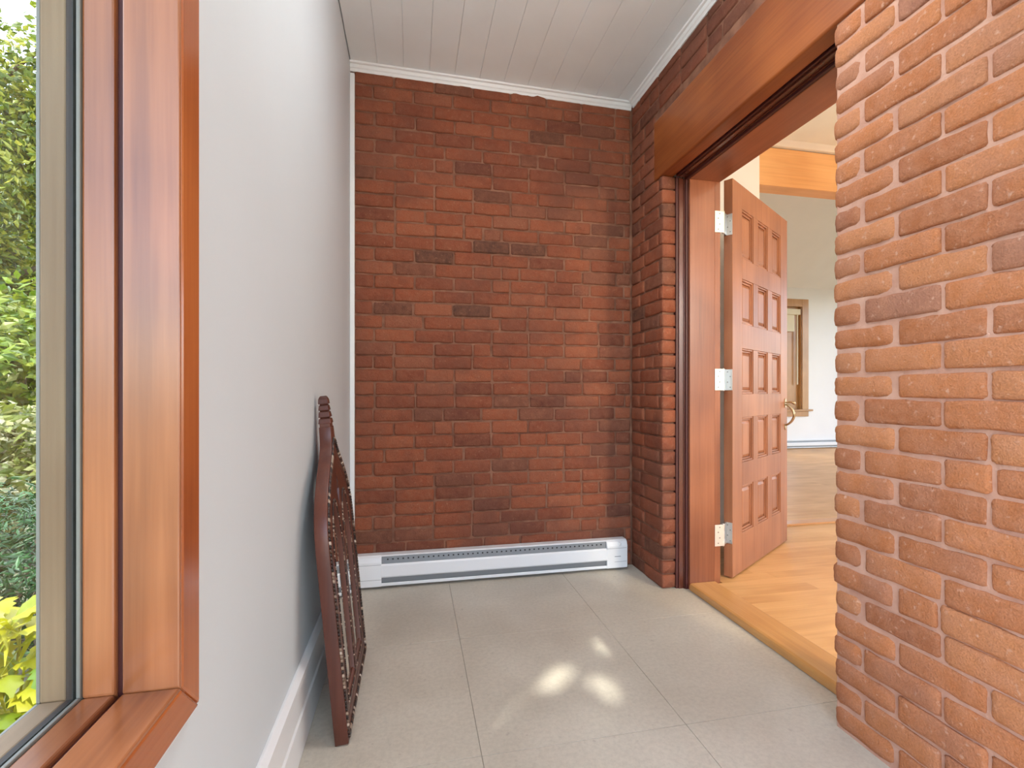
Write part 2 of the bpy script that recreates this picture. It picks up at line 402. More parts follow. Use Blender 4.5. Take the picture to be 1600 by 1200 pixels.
# door wall: brick leaf and plaster leaf
wr = MB()
mo = MB().box(XR + .006, XR + .069, OP1 + .012, YB + .0, -.05, ZC + .05).box(XR + .006, XR + .069, OP0 - .012, OP1 + .0118, ZL1 + .004, ZC + .05)
wr.box(XR + .006, XR + .07, YF - .12, OP0 - .012, -.05, ZC + .05)                # pier mortar
wright = struct(wr.build('wall_right', M['mortar_pier']), 'orange brick wall with a wide doorway under a wooden lintel', 'wall')
mo.build('mortar_bed', M['mortar_back'], wright)
pl = MB()
pl.box(XR + .07, XW, OP1 + .045, YB + .4, -.05, 2.7).box(XR + .07, XW, YH - .12, OP0 - .045, -.05, 2.7).box(XR + .07, XW, OP0 - .045, OP1 + .045, 2.06, 2.7)
struct(pl.build('wall_inner', M['living_wall']), 'white plastered wall face inside the living room', 'wall')
RZ = -math.pi / 2
def course_run(y_hi, y_lo, z, first, mat, corner_hi=False, corner_lo=False, H=None):
    """bricks on the door wall from y_hi down to y_lo"""
    y = y_hi; k = 0
    while y > y_lo + .012:
        L = first if k == 0 else BL
        if k and random.random() < .07: L = BL * .5
        e = max(y - L, y_lo)
        if e - y_lo < .035: e = y_lo
        Lb = y - e - (.009 if e > y_lo else .0)
        D = .072 if ((corner_hi and k == 0) or (corner_lo and e == y_lo)) else .04
        brick(wright, mat, round(Lb / .004) * .004, D, (XR + random.uniform(-.003, .002), y + (random.uniform(-.004, .004) if corner_hi and k == 0 else 0), z + random.uniform(-.0012, .0012)), RZ, random.randrange(5),
              round((H or (CH - .0065 + random.uniform(-.003, .0015))) / .0015) * .0015, .0135 if (corner_hi and k == 0) else .0065)
        y = e; k += 1
for c in range(nc):
    z = c * CH + .005
    H = None if z + CH < ZC else ZC - z - .004
    if H is not None and H < .02: continue
    over = ZL0 - .01 < z < ZL1 - .02
    # stub beside the back wall
    lo = OP1 if z < ZL0 - .01 else OP1 + .083
    if z < ZL1 - .02:
        course_run(YB - .008, lo, z, BL * (.5 if c % 2 else .75), M['brick_back'], False, True, H)
    else:
        course_run(YB - .008, .35, z + (.4 * CH if False else 0), BL * (.5 if c % 2 else 1), M['brick_back'], False, False, H)
    # pier
    if z < ZL0 - .01: course_run(OP0, .35, z, BL * (.5 if c % 2 else .96), M['brick_pier'], True, False, H)
    elif over: course_run(OP0 - .12, .35, z, BL * (.45 if c % 2 else .9), M['brick_pier'], False, False, H)
# rest of the pier behind the viewer: bricks joined
rest = MB()
for c in range(nc):
    z = c * CH + .005
    y = .345 - (BL / 2 if c % 2 else 0)
    if c % 2: rest.box(XR - .001, XR + .03, y + .009, .345, z, z + CH - .01)
    while y > YF:
        rest.box(XR - .001, XR + .03, max(y - BL + .009, YF), y, z, min(z + CH - .01, ZC - .003)); y -= BL
rb = rest.build('brick_field', M['brick_pier'], wright, .004); rb['kind'] = 'stuff'

# wooden lintel over the doorway
li = MB().box(XR - .004, XR + .066, OP0 - .115, OP1 + .08, ZL0, ZL1)
tag(li.build('lintel_beam', M['wood_lintel'], None, .008, seg=3), 'reddish brown timber lintel spanning the brick doorway', 'beam')

# ------------------------------------------------------------------ door frame, threshold
fr = struct(empty('trim_4', (XW - .15, (OP0 + OP1) / 2, 0)), 'dark stained wooden door frame set in the brick opening', 'door frame')
def fbox(name, mat, x0, x1, y0, y1, z0, z1, bev=.0015):
    mb = MB().box(x0, x1, y0, y1, z0, z1); ob = mb.build(name, mat, None, bev); ob.parent = fr; ob.matrix_parent_inverse = fr.matrix_basis.inverted(); return ob
ZH = 2.010                                         # head soffit
J1, J0 = 2.118, OP0 + .037                         # jamb faces
# stepped casing strips (far side, near side, head)
steps = [(1.270, 1.283, .006, M['wood_groove']), (1.283, 1.306, .0115, None), (1.306, 1.312, .016, None), (1.312, 1.328, .024, M['wood_groove'])]
for x0, x1, d, mm in steps:
    fbox('casing', mm or M['wood_dark_z'], x0, x1, OP1 - d, OP1 + .04, 0.0, ZL0 - d + .002)
    fbox('casing', mm or M['wood_dark_z'], x0, x1, OP0 - .04, OP0 + d, 0.0, ZL0 - d + .002)
    fbox('head_casing', mm or M['wood_dark_y'], x0, x1, OP0 + d, OP1 - d, ZL0 - d + .002, ZL0 + .02)
fbox('jamb', M['wood_frame_z'], 1.326, XW - .028, J1, J1 + .05, .0, ZH)
fbox('jamb_edge', M['wood_frame_z'], XW - .0275, XW + .004, J1 + .0015, J1 + .05, .0, ZH)
fbox('jamb', M['wood_frame_z'], 1.326, XW + .004, J0 - .05, J0, .0, ZH)
fbox('head_jamb', M['wood_frame_y'], 1.326, XW + .004, J0 - .05, J1 + .05, ZH, ZH + .045)
# threshold
th = MB().prism([(1.322, .002), (1.462, .002), (1.462, ZF + .006), (1.336, ZF + .006), (1.326, ZF + .002), (1.322, ZF - .008)], J0 + .001, J1 - .001, 'y')
struct(th.build('trim_5', M['wood_thresh'], None, .002), 'honey coloured wooden threshold board in the doorway', 'threshold')

# ------------------------------------------------------------------ door leaf
HX, HY = 1.571, 2.130                              # near lower corner of the visible face
DA = math.atan2(.472, .735)
DW, DH, DT, DZ = .873, 2.006, .044, ZF + .008
door = struct(empty('door_1', (HX, HY, DZ), (0, 0, DA)), 'open brown wooden door with fifteen recessed panels', 'door')
# local frame: x along the leaf, y away from the viewer (thickness), z up
def dbox(name, mat, x0, x1, y0, y1, z0, z1, bev=.002, par=None):
    return MB().box(x0, x1, y0, y1, z0, z1).build(name, mat, par or door, bev)
cols = [(.126, .290), (.361, .519), (.594, .748)]
rows = [(.200, .445), (.565, .800), (.922, 1.160), (1.288, 1.522), (1.628, 1.884)]
xe = [0, .126, .290, .361, .519, .594, .748, DW]
dbox('stile', M['wood_door_z'], 0, .126, 0, DT, 0, DH)
dbox('stile', M['wood_door_z'], .748, DW, 0, DT, 0, DH)
zr = [0] + [q for r_ in rows for q in r_] + [DH]
for k in range(0, len(zr), 2):
    dbox('rail', M['wood_door_z'], .1262, .7478, 0.0004, DT - .0004, zr[k], zr[k + 1], .001)
for z0, z1 in rows:
    for a, b in ((.290, .361), (.519, .594)):
        dbox('muntin', M['wood_door_z'], a, b, .0006, DT - .0006, z0 + .0002, z1 - .0002, .001)
for z0, z1 in rows:
    for a, b in cols:
        p = dbox('panel', M['wood_door_z'], a, b, .019, .026, z0, z1, 0)
        # stepped moulding round the recess, one on each face
        for sgn in (0, 1):
            mb = MB()
            for inset, dep0 in ((.010, .0035), (.020, .011)):
                y0, y1 = (dep0, .019) if sgn == 0 else (.026, DT - dep0)
                o2 = inset - .010
                A0, B0, C0, E0 = a + o2, b - o2, z0 + o2, z1 - o2
                mb.box(A0, A0 + .010, y0, y1, C0, E0).box(B0 - .010, B0, y0, y1, C0, E0)
                mb.box(A0 + .010, B0 - .010, y0, y1, C0, C0 + .010).box(A0 + .010, B0 - .010, y0, y1, E0 - .010, E0)
            mb.build('panel_moulding', M['wood_door_z'], p, .0025)
        mb = MB(); i_ = .036
        mb.add([(a + .021, .0185, z0 + .021), (b - .021, .0185, z0 + .021), (b - .021, .0185, z1 - .021), (a + .021, .0185, z1 - .021),
                (a + i_, .011, z0 + i_), (b - i_, .011, z0 + i_), (b - i_, .011, z1 - i_), (a + i_, .011, z1 - i_)],
               [(0, 1, 5, 4), (1, 2, 6, 5), (2, 3, 7, 6), (3, 0, 4, 7), (4, 5, 6, 7), (3, 2, 1, 0)])
        mb.build('raised_field', M['wood_door_z'], p)
# hinges: pin in front of the jamb, one leaf on the jamb, one on the door edge
pin_w = Vector((1.5135, 2.122, 0))
inv = Matrix.Rotation(-DA, 3, 'Z')
def to_door(v): return inv @ (Vector(v) - Vector((HX, HY, DZ)))
for zc in (1.812, 1.030, .258):
    hz = .053
    h = MB()
    pc = to_door((pin_w.x, pin_w.y, zc))
    hg = h.lathe([(.0, -hz - .004), (.005, -hz - .003), (.0058, -hz), (.0058, -hz * .34), (.0050, -hz * .33), (.0050, -hz * .32), (.0058, -hz * .31), (.0058, hz * .33), (.0050, hz * .34), (.0050, hz * .35), (.0058, hz * .36), (.0058, hz), (.005, hz + .003), (0, hz + .004)], pc, 'z', 14).build('hinge', M['steel'], door, 0, True)
    hg['label'] = 'silver butt hinge'
    # door-edge leaf: lies against x=0 edge, from the pin to the visible face
    lf = MB()
    e0 = to_door((pin_w.x + .004, pin_w.y + .004, zc)); 
    lf.box(-.0025, -.0002, .001, DT - .004, pc.z - hz, pc.z + hz)
    lf.hexa([(pc.x, pc.y - .0012, pc.z - hz), (-.0003, DT * .62, pc.z - hz), (-.0003, DT * .62 + .0024, pc.z - hz), (pc.x, pc.y + .0012, pc.z - hz),
             (pc.x, pc.y - .0012, pc.z + hz), (-.0003, DT * .62, pc.z + hz), (-.0003, DT * .62 + .0024, pc.z + hz), (pc.x, pc.y + .0012, pc.z + hz)])
    lf.build('hinge_leaf', M['steel'], hg, .0006)
    jl = MB()
    a = [to_door(p) for p in ((1.462, J1 - .0022, zc - hz), (pin_w.x, J1 - .0022, zc - hz), (pin_w.x, J1 - .0002, zc - hz), (1.462, J1 - .0002, zc - hz),
                              (1.462, J1 - .0022, zc + hz), (pin_w.x, J1 - .0022, zc + hz), (pin_w.x, J1 - .0002, zc + hz), (1.462, J1 - .0002, zc + hz))]
    jl.hexa(a); jl.build('jamb_leaf', M['steel_lit'], hg, .0006)
    sc = MB()
    for dz, dx in ((-.038, .012), (-.012, .02), (.016, .012), (.04, .02)):
        p = to_door((1.468 + dx, J1 - .0022, zc + dz)); q = to_door((1.468 + dx, J1 - .0036, zc + dz))
        sc.tube([p, q], .0032, 8)
        sc.lathe([(.0032, -.0036), (.0032, -.0022)], (0, DT * (.25 if dx < .015 else .55), pc.z + dz), 'x', 8)
    sc.build('screw', M['heater_grey'], hg)
# thumb latch handle
hx, hz0 = .832, .80
hd = MB()
plate = [(-.004, -.012), (.004, -.012)]
hd.prism([(hx - .003, hz0 - .105), (hx + .003, hz0 - .105), (hx + .013, hz0 - .085), (hx + .011, hz0 - .068), (hx - .011, hz0 - .068), (hx - .013, hz0 - .085)], -.004, 0, 'y')
hd2 = MB().prism([(hx - .010, hz0 + .035), (hx + .010, hz0 + .035), (hx + .016, hz0 + .055), (hx + .012, hz0 + .075), (hx + .004, hz0 + .092), (hx - .004, hz0 + .092), (hx - .012, hz0 + .075), (hx - .016, hz0 + .055)], -.004, 0, 'y')
hd.add(hd2.v, hd2.f)
hb = hd.build('handle', M['brass'], door, .001)
hb['label'] = 'curved antique brass pull handle with thumb latch'
pts = []
for k in range(15):
    a = k / 14; ang = math.pi * a
    pts.append((hx, -.004 - .046 * math.sin(ang) ** .7, hz0 + .055 - .130 * a))
MB().tube(pts, [.0055 + .0025 * math.sin(math.pi * k / 14) for k in range(15)], 10).build('grip', M['brass'], hb, 0, True)
MB().tube([(hx, 0, hz0 + .066), (hx, -.03, hz0 + .070), (hx, -.050, hz0 + .064), (hx, -.058, hz0 + .058)], [.004, .005, .010, .006], 10).build('thumb_latch', M['brass'], hb, 0, True)

# ------------------------------------------------------------------ living room beyond
XE, YE = 9.0, 8.15
up = struct(MB().box(1.33, XE, YH, 2.97, -.20, ZF - .014).build('floor_upper', M['grout']), 'light maple plank floor inside the doorway', 'floor')
y = .62; r_i = 0
while y < 2.96:
    yy = min(y + .078, 2.965)
    xs = 1.4625 if J0 < (y + yy) / 2 < J1 else 1.495
    xs0 = xs - (random.random() * .9)
    while xs0 < 4.6:
        L = random.uniform(.8, 1.6); a, b = max(xs0, xs), min(xs0 + L, 4.8)
        if b - a > .05: MB().box(a, b - .0006, y, yy - .0006, ZF - .016, ZF).build('plank', M['wood_floor'], up)
        xs0 += L
    y = yy; r_i += 1
fu = MB().box(4.8, XE, .62, 2.965, ZF - .016, ZF).box(1.495, XE, YH, .6195, ZF - .016, ZF).build('board_field', M['wood_floor'], up); fu['kind'] = 'stuff'
ns = MB().prism([(2.895, ZF + .001), (2.905, ZF + .010), (2.99, ZF + .010), (3.0, ZF + .004), (3.0, ZF - .02), (2.97, ZF - .02), (2.97, ZF + .001)], 1.5, XE, 'x')
struct(ns.build('trim_6', M['wood_nosing'], None, .001), 'darker wooden nosing strip along the floor step', 'trim')
lo = struct(MB().box(1.33, XE, 2.971, YE, -.25, -.15 - .012).build('floor_lower', M['wood_floor']), 'sunken maple floor of the far living room', 'floor')
y = 2.972
while y < YE:
    yy = min(y + .11, YE)
    xs0 = 3.0 - random.random() * 2
    while xs0 < XE:
        L = random.uniform(2, 3.4); a, b = max(xs0, 1.5), min(xs0 + L, XE)
        if b > a + .05: MB().box(a, b - .001, y, yy - .001, -.162, -.15).build('plank', M['wood_floor'], lo)
        xs0 += L
    y = yy
far = MB(); WF0, WF1, WFZ0, WFZ1 = 6.2, 7.56, .62, 2.66
far.box(1.3, WF0, YE, YE + .14, -.2, 3.05).box(WF1, XE, YE, YE + .14, -.2, 3.05).box(WF0, WF1, YE, YE + .14, -.2, WFZ0).box(WF0, WF1, YE, YE + .14, WFZ1, 3.05)
struct(far.build('wall_far', M['living_wall']), 'far white living room wall with the wooden window', 'wall')
slope = .55; ZR = 3.03 + slope * (YE - 3.0)
sc_ = MB().hexa([(1.3, 3.0, ZR), (XE, 3.0, ZR), (XE, YE + .14, 3.03 - .14 * slope), (1.3, YE + .14, 3.03 - .14 * slope), (1.3, 3.0, ZR + .1), (XE, 3.0, ZR + .1), (XE, YE + .14, 3.12 - .14 * slope), (1.3, YE + .14, 3.12 - .14 * slope)])
struct(sc_.build('ceiling_sloped', M['living_wall']), 'white sloping ceiling above the far living room', 'ceiling')
pt = MB().box(XW, 2.325, 2.872, 3.0, -.2, ZR + .1).box(2.325, XE, 2.872, 3.0, 2.70, ZR + .1)
struct(pt.build('wall_partition', M['living_wall']), 'white partition wall behind the open door', 'wall')
struct(MB().box(1.3, XW, 3.0, 3.6, -.2, ZR + .1).box(1.3, XW, 7.6, YE, -.2, ZR + .1).box(1.3, XW, 3.6, 7.6, -.2, .05).box(1.3, XW, 3.6, 7.6, 2.25, ZR + .1).build('wall_living_side', M['living_wall']), 'white side wall of the living room with an added opening', 'wall')  # wide unseen opening added so that sun brightens the living room
struct(MB().box(XW, XE, YH, 2.872, 2.675, 2.75).build('ceiling_inner', M['ceiling']), 'white flat ceiling inside the doorway', 'ceiling')
bmx = MB().box(2.325, XE - .02, 2.874, 2.998, 2.392, 2.655)
tag(bmx.build('timber_beam', M['wood_beam'], None, .004), 'orange fir ceiling beam with a knot beyond the door', 'beam')
cm = MB().prism([(2.873, 2.657), (2.873, 2.675), (2.80, 2.675), (2.83, 2.665), (2.85, 2.657)], XW, XE, 'x')
struct(cm.build('trim_7', M['white_trim']), 'white crown moulding above the fir beam', 'trim')
# right side of the living room: unseen openings added to let daylight in
rs = MB()
rs.box(XE, XE + .14, YH, 3.3, 2.35, ZR + .1).box(XE, XE + .14, 3.3, YE + .14, 2.95, ZR + .1).box(XE, XE + .14, YH, -.9, -.2, 2.35).box(XE, XE + .14, 2.2, 3.3, -.2, 2.35).box(XE, XE + .14, 7.6, YE + .14, -.2, 2.95)
struct(rs.build('wall_glazed', M['living_wall']), 'white wall with broad added openings to the garden', 'wall')
struct(MB().box(1.28, XE + .14, YH - .14, YH, -.2, .1).box(1.28, 1.75, YH - .14, YH, .1, 2.75).box(3.7, XE + .14, YH - .14, YH, .1, 2.75).box(1.75, 3.7, YH - .14, YH, 2.5, 2.75).build('wall_front', M['living_wall']), 'white front wall of the living room with an assumed opening', 'wall')  # unseen opening assumed here to send daylight through the doorway
portal('portal_living', (XE - .01, 5.45, 1.37), (0, R(90), 0), 3.1, 4.3)
portal('portal_side', (XW - .1, 5.6, 1.15), (0, R(-90), 0), 2.2, 4.0)
portal('portal_hall', (XE - .01, .65, 1.2), (0, R(90), 0), 2.3, 3.1)
portal('portal_front', (2.725, YH + .01, 1.3), (R(90), 0, 0), 1.95, 2.4)

# far window
fw = struct(empty('window_2', (7.0, YE, WFZ0)), 'far wooden casement window half hidden by the door', 'window')
def wpart(name, mat, *b, bev=.004, par=None):
    ob = MB().box(*b).build(name, mat, None, bev); ob.parent = par or fw; ob.matrix_parent_inverse = (par or fw).matrix_basis.inverted(); return ob
wm = M['wood_far_z']
wpart('casing', wm, WF1 - .01, WF1 + .135, YE - .025, YE, WFZ0 - .0, WFZ1 + .14)
wpart('casing', wm, WF0 - .135, WF0 + .01, YE - .025, YE, WFZ0 - .0, WFZ1 + .14)
wpart('head_casing', wm, WF0 + .01, WF1 - .01, YE - .025, YE, WFZ1 - .01, WFZ1 + .14)
wpart('sill', wm, WF0 - .2, WF1 + .20, YE - .07, YE + .1, WFZ0 - .035, WFZ0)
wpart('apron', wm, WF0 - .13, WF1 + .13, YE - .03, YE, WFZ0 - .14, WFZ0 - .037)
wpart('jamb', wm, WF1 - .03, WF1 - .011, YE, YE + .13, WFZ0, WFZ1)
wpart('jamb', wm, WF0 + .011, WF0 + .03, YE, YE + .13, WFZ0, WFZ1)
wpart('stile', wm, WF1 - .34, WF1 - .031, YE + .06, YE + .10, WFZ0, WFZ1)
wpart('stile', wm, WF0 + .031, WF0 + .13, YE + .06, YE + .10, WFZ0, WFZ1)
wpart('stile', wm, 6.83, 6.93, YE + .06, YE + .10, WFZ0, WFZ1)
wpart('rail', wm, WF0 + .13, WF1 - .13, YE + .061, YE + .099, WFZ0, WFZ0 + .1)
wpart('rail', wm, WF0 + .13, WF1 - .13, YE + .061, YE + .099, WFZ1 - .1, WFZ1)
wpart('pane', M['glass'], WF0 + .12, WF1 - .12, YE + .078, YE + .084, WFZ0 + .09, WFZ1 - .09, bev=0)
portal('portal_far', (6.88, YE + .13, 1.64), (R(-90), 0, 0), 1.2, 1.9)
bl = empty('roller_blind', (6.85, YE + .02, WFZ1 - .1))
tag(bl, 'cream roller blind rolled up at the far window', 'blind')
def bpart(name, mb, bev=.003):
    ob = mb.build(name, M['blind'], None, bev); ob.parent = bl; ob.matrix_parent_inverse = bl.matrix_basis.inverted()
bpart('head_rail', MB().box(WF0 + .05, WF1 - .055, YE - .03, YE + .035, WFZ1 - .17, WFZ1 - .06))
bpart('fabric', MB().box(WF0 + .07, WF1 - .17, YE + .0, YE + .02, WFZ1 - .50, WFZ1 - .171))
bpart('cord', MB().tube([(WF1 - .105, YE + .0, WFZ1 - .171), (WF1 - .105, YE + .0, WFZ1 - 1.55)], .014, 8), 0)
bpart('cord', MB().tube([(WF1 - .36, YE + .03, WFZ1 - .4), (WF1 - .36, YE + .03, WFZ1 - 1.9)], .014, 8), 0)

# ------------------------------------------------------------------ baseboard heaters
def heater(L, loc, rot, label, detail):
    h = tag(empty('baseboard_heater', loc, rot), label, 'heater')
    D, H = .062, .160; ec = .118
    w_ = M['heater']
    MB().prism([(0, 0.012), (0, H), (-.044, H), (-.050, H - .004), (-.046, H - .008), (-.006, H - .008), (-.006, .012)], .002, L - .002, 'x').build('back_panel', w_, h, .001)
    # front cover with rolled edges
    MB().prism([(-D, .059), (-D, .112), (-D + .006, .119), (-D + .010, .119), (-D + .003, .111), (-D + .003, .061), (-D + .009, .053), (-D + .005, .052)], .004, L - .004, 'x').build('front_cover', w_, h, .0008)
    MB().prism([(-.006, .012), (-D + .002, .012), (-D, .016), (-D, .026), (-D + .003, .028), (-D + .003, .017), (-.006, .017)], .004, L - .004, 'x').build('lower_lip', w_, h, .0008)
    for a, b in ((0, ec), (L - ec, L)):
        MB().prism([(-.001, .010), (-.001, H + .001), (-.044, H + .001), (-.056, H - .008), (-D - .0015, H - .030), (-D - .0015, .014), (-D + .002, .010)], a, b, 'x').build('end_cap', w_, h, .004, seg=3)
    MB().prism([(-.046, H - .006), (-.052, .118), (-.049, .117), (-.043, H - .006)], ec, L - ec, 'x').build('upper_grille', M['heater_grey'], h)
    MB().box(ec, L - ec, -.050, -.045, .017, .075).build('lower_grille', M['heater_grey'], h)
    if detail:
        dots = MB(); n = 46
        for k in range(n):
            x_ = ec + .03 + (L - 2 * ec - .06) * k / (n - 1)
            dots.box(x_ - .0035, x_ + .0035, -.0515, -.046, .137, .1425)
        q = dots.build('vent_slots', M['black'], h); q['kind'] = 'stuff'
        kn = MB().lathe([(.0001, -.008), (.008, -.008), (.010, -.005), (.0105, .001)], (L - .045, -.058, H - .020), 'y', 18).build('thermostat_knob', w_, h, 0, True)
        kn.rotation_euler = (0, 0, 0)
        MB().box(L - .075, L - .040, -.0642, -.063, .073, .076).build('brand_plate', M['heater_grey'], h)
        MB().box(L - .075, L - .006, -.0637, -.0625, .045, .0465).build('cap_seam', M['heater_grey'], h)
        MB().box(.006, ec, -.0637, -.0625, .118, .1195).build('cap_seam', M['heater_grey'], h)
        MB().box(.006, ec, -.0637, -.0625, .045, .0465).build('cap_seam', M['heater_grey'], h)
        MB().box(L - ec, L - .006, -.0637, -.0625, .118, .1195).build('cap_seam', M['heater_grey'], h)
    return h
heater(1.415, (XL + .036, YB - .006, .002), (0, 0, 0), 'white electric baseboard heater along the brick back wall', True)
heater(4.0, (4.7, YE - .004, -.15), (0, 0, 0), 'white baseboard heater under the far living room window', False)

# ------------------------------------------------------------------ window in the left wall
win = struct(empty('window_1', (XL - .07, (W0 + W1) / 2, WZ0)), 'varnished reddish wooden window overlooking the green garden', 'window')
def ring(names, x0, x1, oin, oout, matz, maty, bev=.0015, par=None):
    """four mitred members round the opening; offsets grow outwards"""
    par = par or win
    Y0, Y1, Z0, Z1 = W0, W1, WZ0, WZ1
    i = [(Y0 - oin, Z0 - oin), (Y1 + oin, Z0 - oin), (Y1 + oin, Z1 + oin), (Y0 - oin, Z1 + oin)]
    q = [(Y0 - oout, Z0 - oout), (Y1 + oout, Z0 - oout), (Y1 + oout, Z1 + oout), (Y0 - oout, Z1 + oout)]
    outs = []
    for k in range(4):
        j = (k + 1) % 4
        P = [i[k], i[j], q[j], q[k]]
        mb = MB().hexa([(x0, *p) for p in P] + [(x1, *p) for p in P])
        ob = mb.build(names[k], maty if k % 2 == 0 else matz, None, bev); ob.parent = par; ob.matrix_parent_inverse = win.matrix_basis.inverted()
        outs.append(ob)
    return outs
ring(['bottom_casing', 'casing', 'head_casing', 'casing'], XL, XL + .017, .004, .057, M['wood_casing_z'], M['wood_casing_y'], .004)
ring(['trim_bead'] * 4, XL, XL + .010, .0572, .067, M['white_trim'], M['white_trim'], .002)
ring(['sill', 'jamb', 'head_jamb', 'jamb'], -.3530, -.2895, 0, .018, M['wood_win_z'], M['wood_win_y'], .002)
ring(['groove'] * 4, -.3610, -.3532, .007, .018, M['wood_groove'], M['wood_groove'], 0)
ring(['bottom_rail', 'stile', 'top_rail', 'stile'], -.3965, -.3612, 0, .019, M['wood_win_z'], M['wood_win_y'], .003)
ring(['glazing_bead'] * 4, -.4012, -.3967, -.002, .019, M['bead'], M['bead'], .001)
ring(['gasket'] * 4, -.4125, -.4052, 0.0, .019, M['gasket'], M['gasket'], 0)
ring(['outer_frame'] * 4, -.4400, -.4127, 0, .019, M['wood_weather_z'], M['wood_weather_y'], .002)
ring(['outer_edge'] * 4, -.4445, -.4401, 0.001, .019, M['bead'], M['bead'], .001)
gp = MB().box(-.4051, -.4013, W0 - .01, W1 + .01, WZ0 - .01, WZ1 + .01).build('pane', M['glass'], None); gp.parent = win; gp.matrix_parent_inverse = win.matrix_basis.inverted()
portal('portal_window', (-.46, (W0 + W1) / 2, (WZ0 + WZ1) / 2), (0, R(-90), 0), 1.9, 1.10)

# assumed entrance wall behind the viewer, its doorway made wide to let light in
we = MB()
we.box(XL - .14, -.25, YF - .14, YF, -.05, ZC + .05).box(1.15, XR + .08, YF - .14, YF, -.05, ZC + .05).box(-.25, 1.15, YF - .14, YF, 2.2, ZC + .05)
struct(we.build('wall_entrance', M['white_wall']), 'white entrance wall behind the viewer with an assumed open doorway', 'wall')
portal('portal_entrance', (.45, YF - .02, 1.1), (R(90), 0, 0), 1.40, 2.2)
struct(MB().box(-.6, 1.6, YF - 2.2, YF - .141, -.26, -.05).build('reflector_slab', M['tile']), 'added pale stone porch slab outside the entrance', 'reflector')  # added outside so its pale top bounces light into the vestibule
# roof slab so that no light falls through the shell
struct(MB().box(XL - .135, 1.45, YF - .14, YB + .3, ZC + .07, ZC + .2).build('roof_slab', M['white_trim']), 'plain roof deck above the vestibule ceiling', 'roof')

# flush lamp added out of view to brighten the vestibule
lp = tag(empty('fill_lamp', (.45, 1.2, ZC + .010)), 'added unseen flush glass lamp that brightens the vestibule', 'lamp')
MB().lathe([(.001, -.004), (.17, -.004), (.175, -.012), (.175, -.03), (.16, -.032), (.001, -.032)], (0, 0, 0), 'z', 32).build('base', M['white_trim'], lp, 0, True)
lm, lt, lb = newmat('fill_lamp_glass'); lb.inputs['Emission Color'].default_value = (.94, .97, 1, 1); lb.inputs['Emission Strength'].default_value = 30
MB().lathe([(.16, -.033), (.165, -.05), (.15, -.075), (.11, -.098), (.06, -.11), (.001, -.113)], (0, 0, 0), 'z', 32).build('shade', lm, lp, 0, True)

# assumed globe pendant, hidden by the brick pier, lights a band on the back wall
hp = tag(empty('assumed_pendant', (2.3, -.4, 1.60)), 'assumed unseen warm globe pendant lamp in the hall behind the brick pier', 'lamp')
hm, ht, hb_ = newmat('assumed_globe'); hb_.inputs['Emission Color'].default_value = (1, .80, .55, 1); hb_.inputs['Emission Strength'].default_value = 105
MB().lathe([(.02, .0)] + [(.14 * math.sin(math.pi * k / 14), .14 - .14 * math.cos(math.pi * k / 14)) for k in range(1, 14)] + [(.03, .279)], (0, 0, 0), 'z', 28).build('globe', hm, hp, 0, True)
MB().lathe([(.035, .275), (.035, .31), (.006, .32), (.006, 1.045), (.06, 1.05), (.06, 1.074)], (0, 0, 0), 'z', 16).build('stem', M['brass'], hp, 0, True)

# ------------------------------------------------------------------ leaning gothic mirror
MW, MT = .245, .036
def half_width(z):
    pts = [(0, .245), (.53, .245), (.58, .240), (.62, .226), (.66, .200), (.70, .162), (.74, .112), (.77, .072), (.795, .045), (.815, .034), (.86, .027)]
    for (a, p), (b, q) in zip(pts, pts[1:]):
        if a <= z <= b: return p + (q - p) * (z - a) / (b - a)
    return .027
def outline(off, z0=0.0, top=None):
    """closed loop, offset inwards"""
    zs = [z0 + off * 1.0] + [.1, .2, .3, .4, .5] + [.53 + .02 * k for k in range(15)] + ([] if off else [.83, .86])
    L = [(max(half_width(z) - off * (1 if z < .6 else 1.25), .0), z - (off * .35 if z > .6 else 0)) for z in zs]
    L = [p for p in L if p[0] > .004]
    if off:
        L.append((.0005, L[-1][1] + .012))
    return [(a, b) for a, b in L] + [(-a, b) for a, b in reversed(L)]
def lancet(c, hw, z0, z1, tip):
    pts = [(c - hw, z0), (c + hw, z0), (c + hw, z1)]
    for k in range(1, 9):
        a = k / 8; pts.append((c + hw * (1 - a) ** .75 if a < 1 else c, z1 + (tip - z1) * (1 - (1 - a) ** 1.6)))
    left = [(2 * c - p, q) for p, q in pts[2:-1]]
    return pts + left[::-1]
def plate(name, loops, x0, x1, mat, parent, bev=.002):
    cu = bpy.data.curves.new(name, 'CURVE'); cu.dimensions = '2D'; cu.fill_mode = 'BOTH'; cu.extrude = (x1 - x0) / 2
    for lp in loops:
        sp = cu.splines.new('POLY'); sp.points.add(len(lp) - 1); sp.use_cyclic_u = True
        for k, (a, b) in enumerate(lp): sp.points[k].co = (a, b, 0, 1)
    tmp = bpy.data.objects.new('tmp', cu); COL.objects.link(tmp)
    dg = bpy.context.evaluated_depsgraph_get(); dg.update()
    me = bpy.data.meshes.new_from_object(tmp.evaluated_get(dg))
    bpy.data.objects.remove(tmp); bpy.data.curves.remove(cu)
    for v in me.vertices:
        a, b, t = v.co; v.co = ((x0 + x1) / 2 + t, a, b)
    bm = bmesh.new(); bm.from_mesh(me); bmesh.ops.remove_doubles(bm, verts=bm.verts, dist=1e-5); bmesh.ops.recalc_face_normals(bm, faces=bm.faces); bm.to_mesh(me); bm.free()
    me.name = name; me.materials.clear(); me.materials.append(mat)
    return link(name, me, parent, bev)
LEAN = R(5.4)
mir = tag(empty('gothic_mirror', (-.208, 1.622, .001), (0, -LEAN, 0)), 'dark carved wooden gothic mirror with finial leaning on the white wall', 'mirror')
inner = outline(.040, .01)
mfr = plate('frame', [outline(0), inner], 0, MT, M['wood_mirror'], mir, .004)
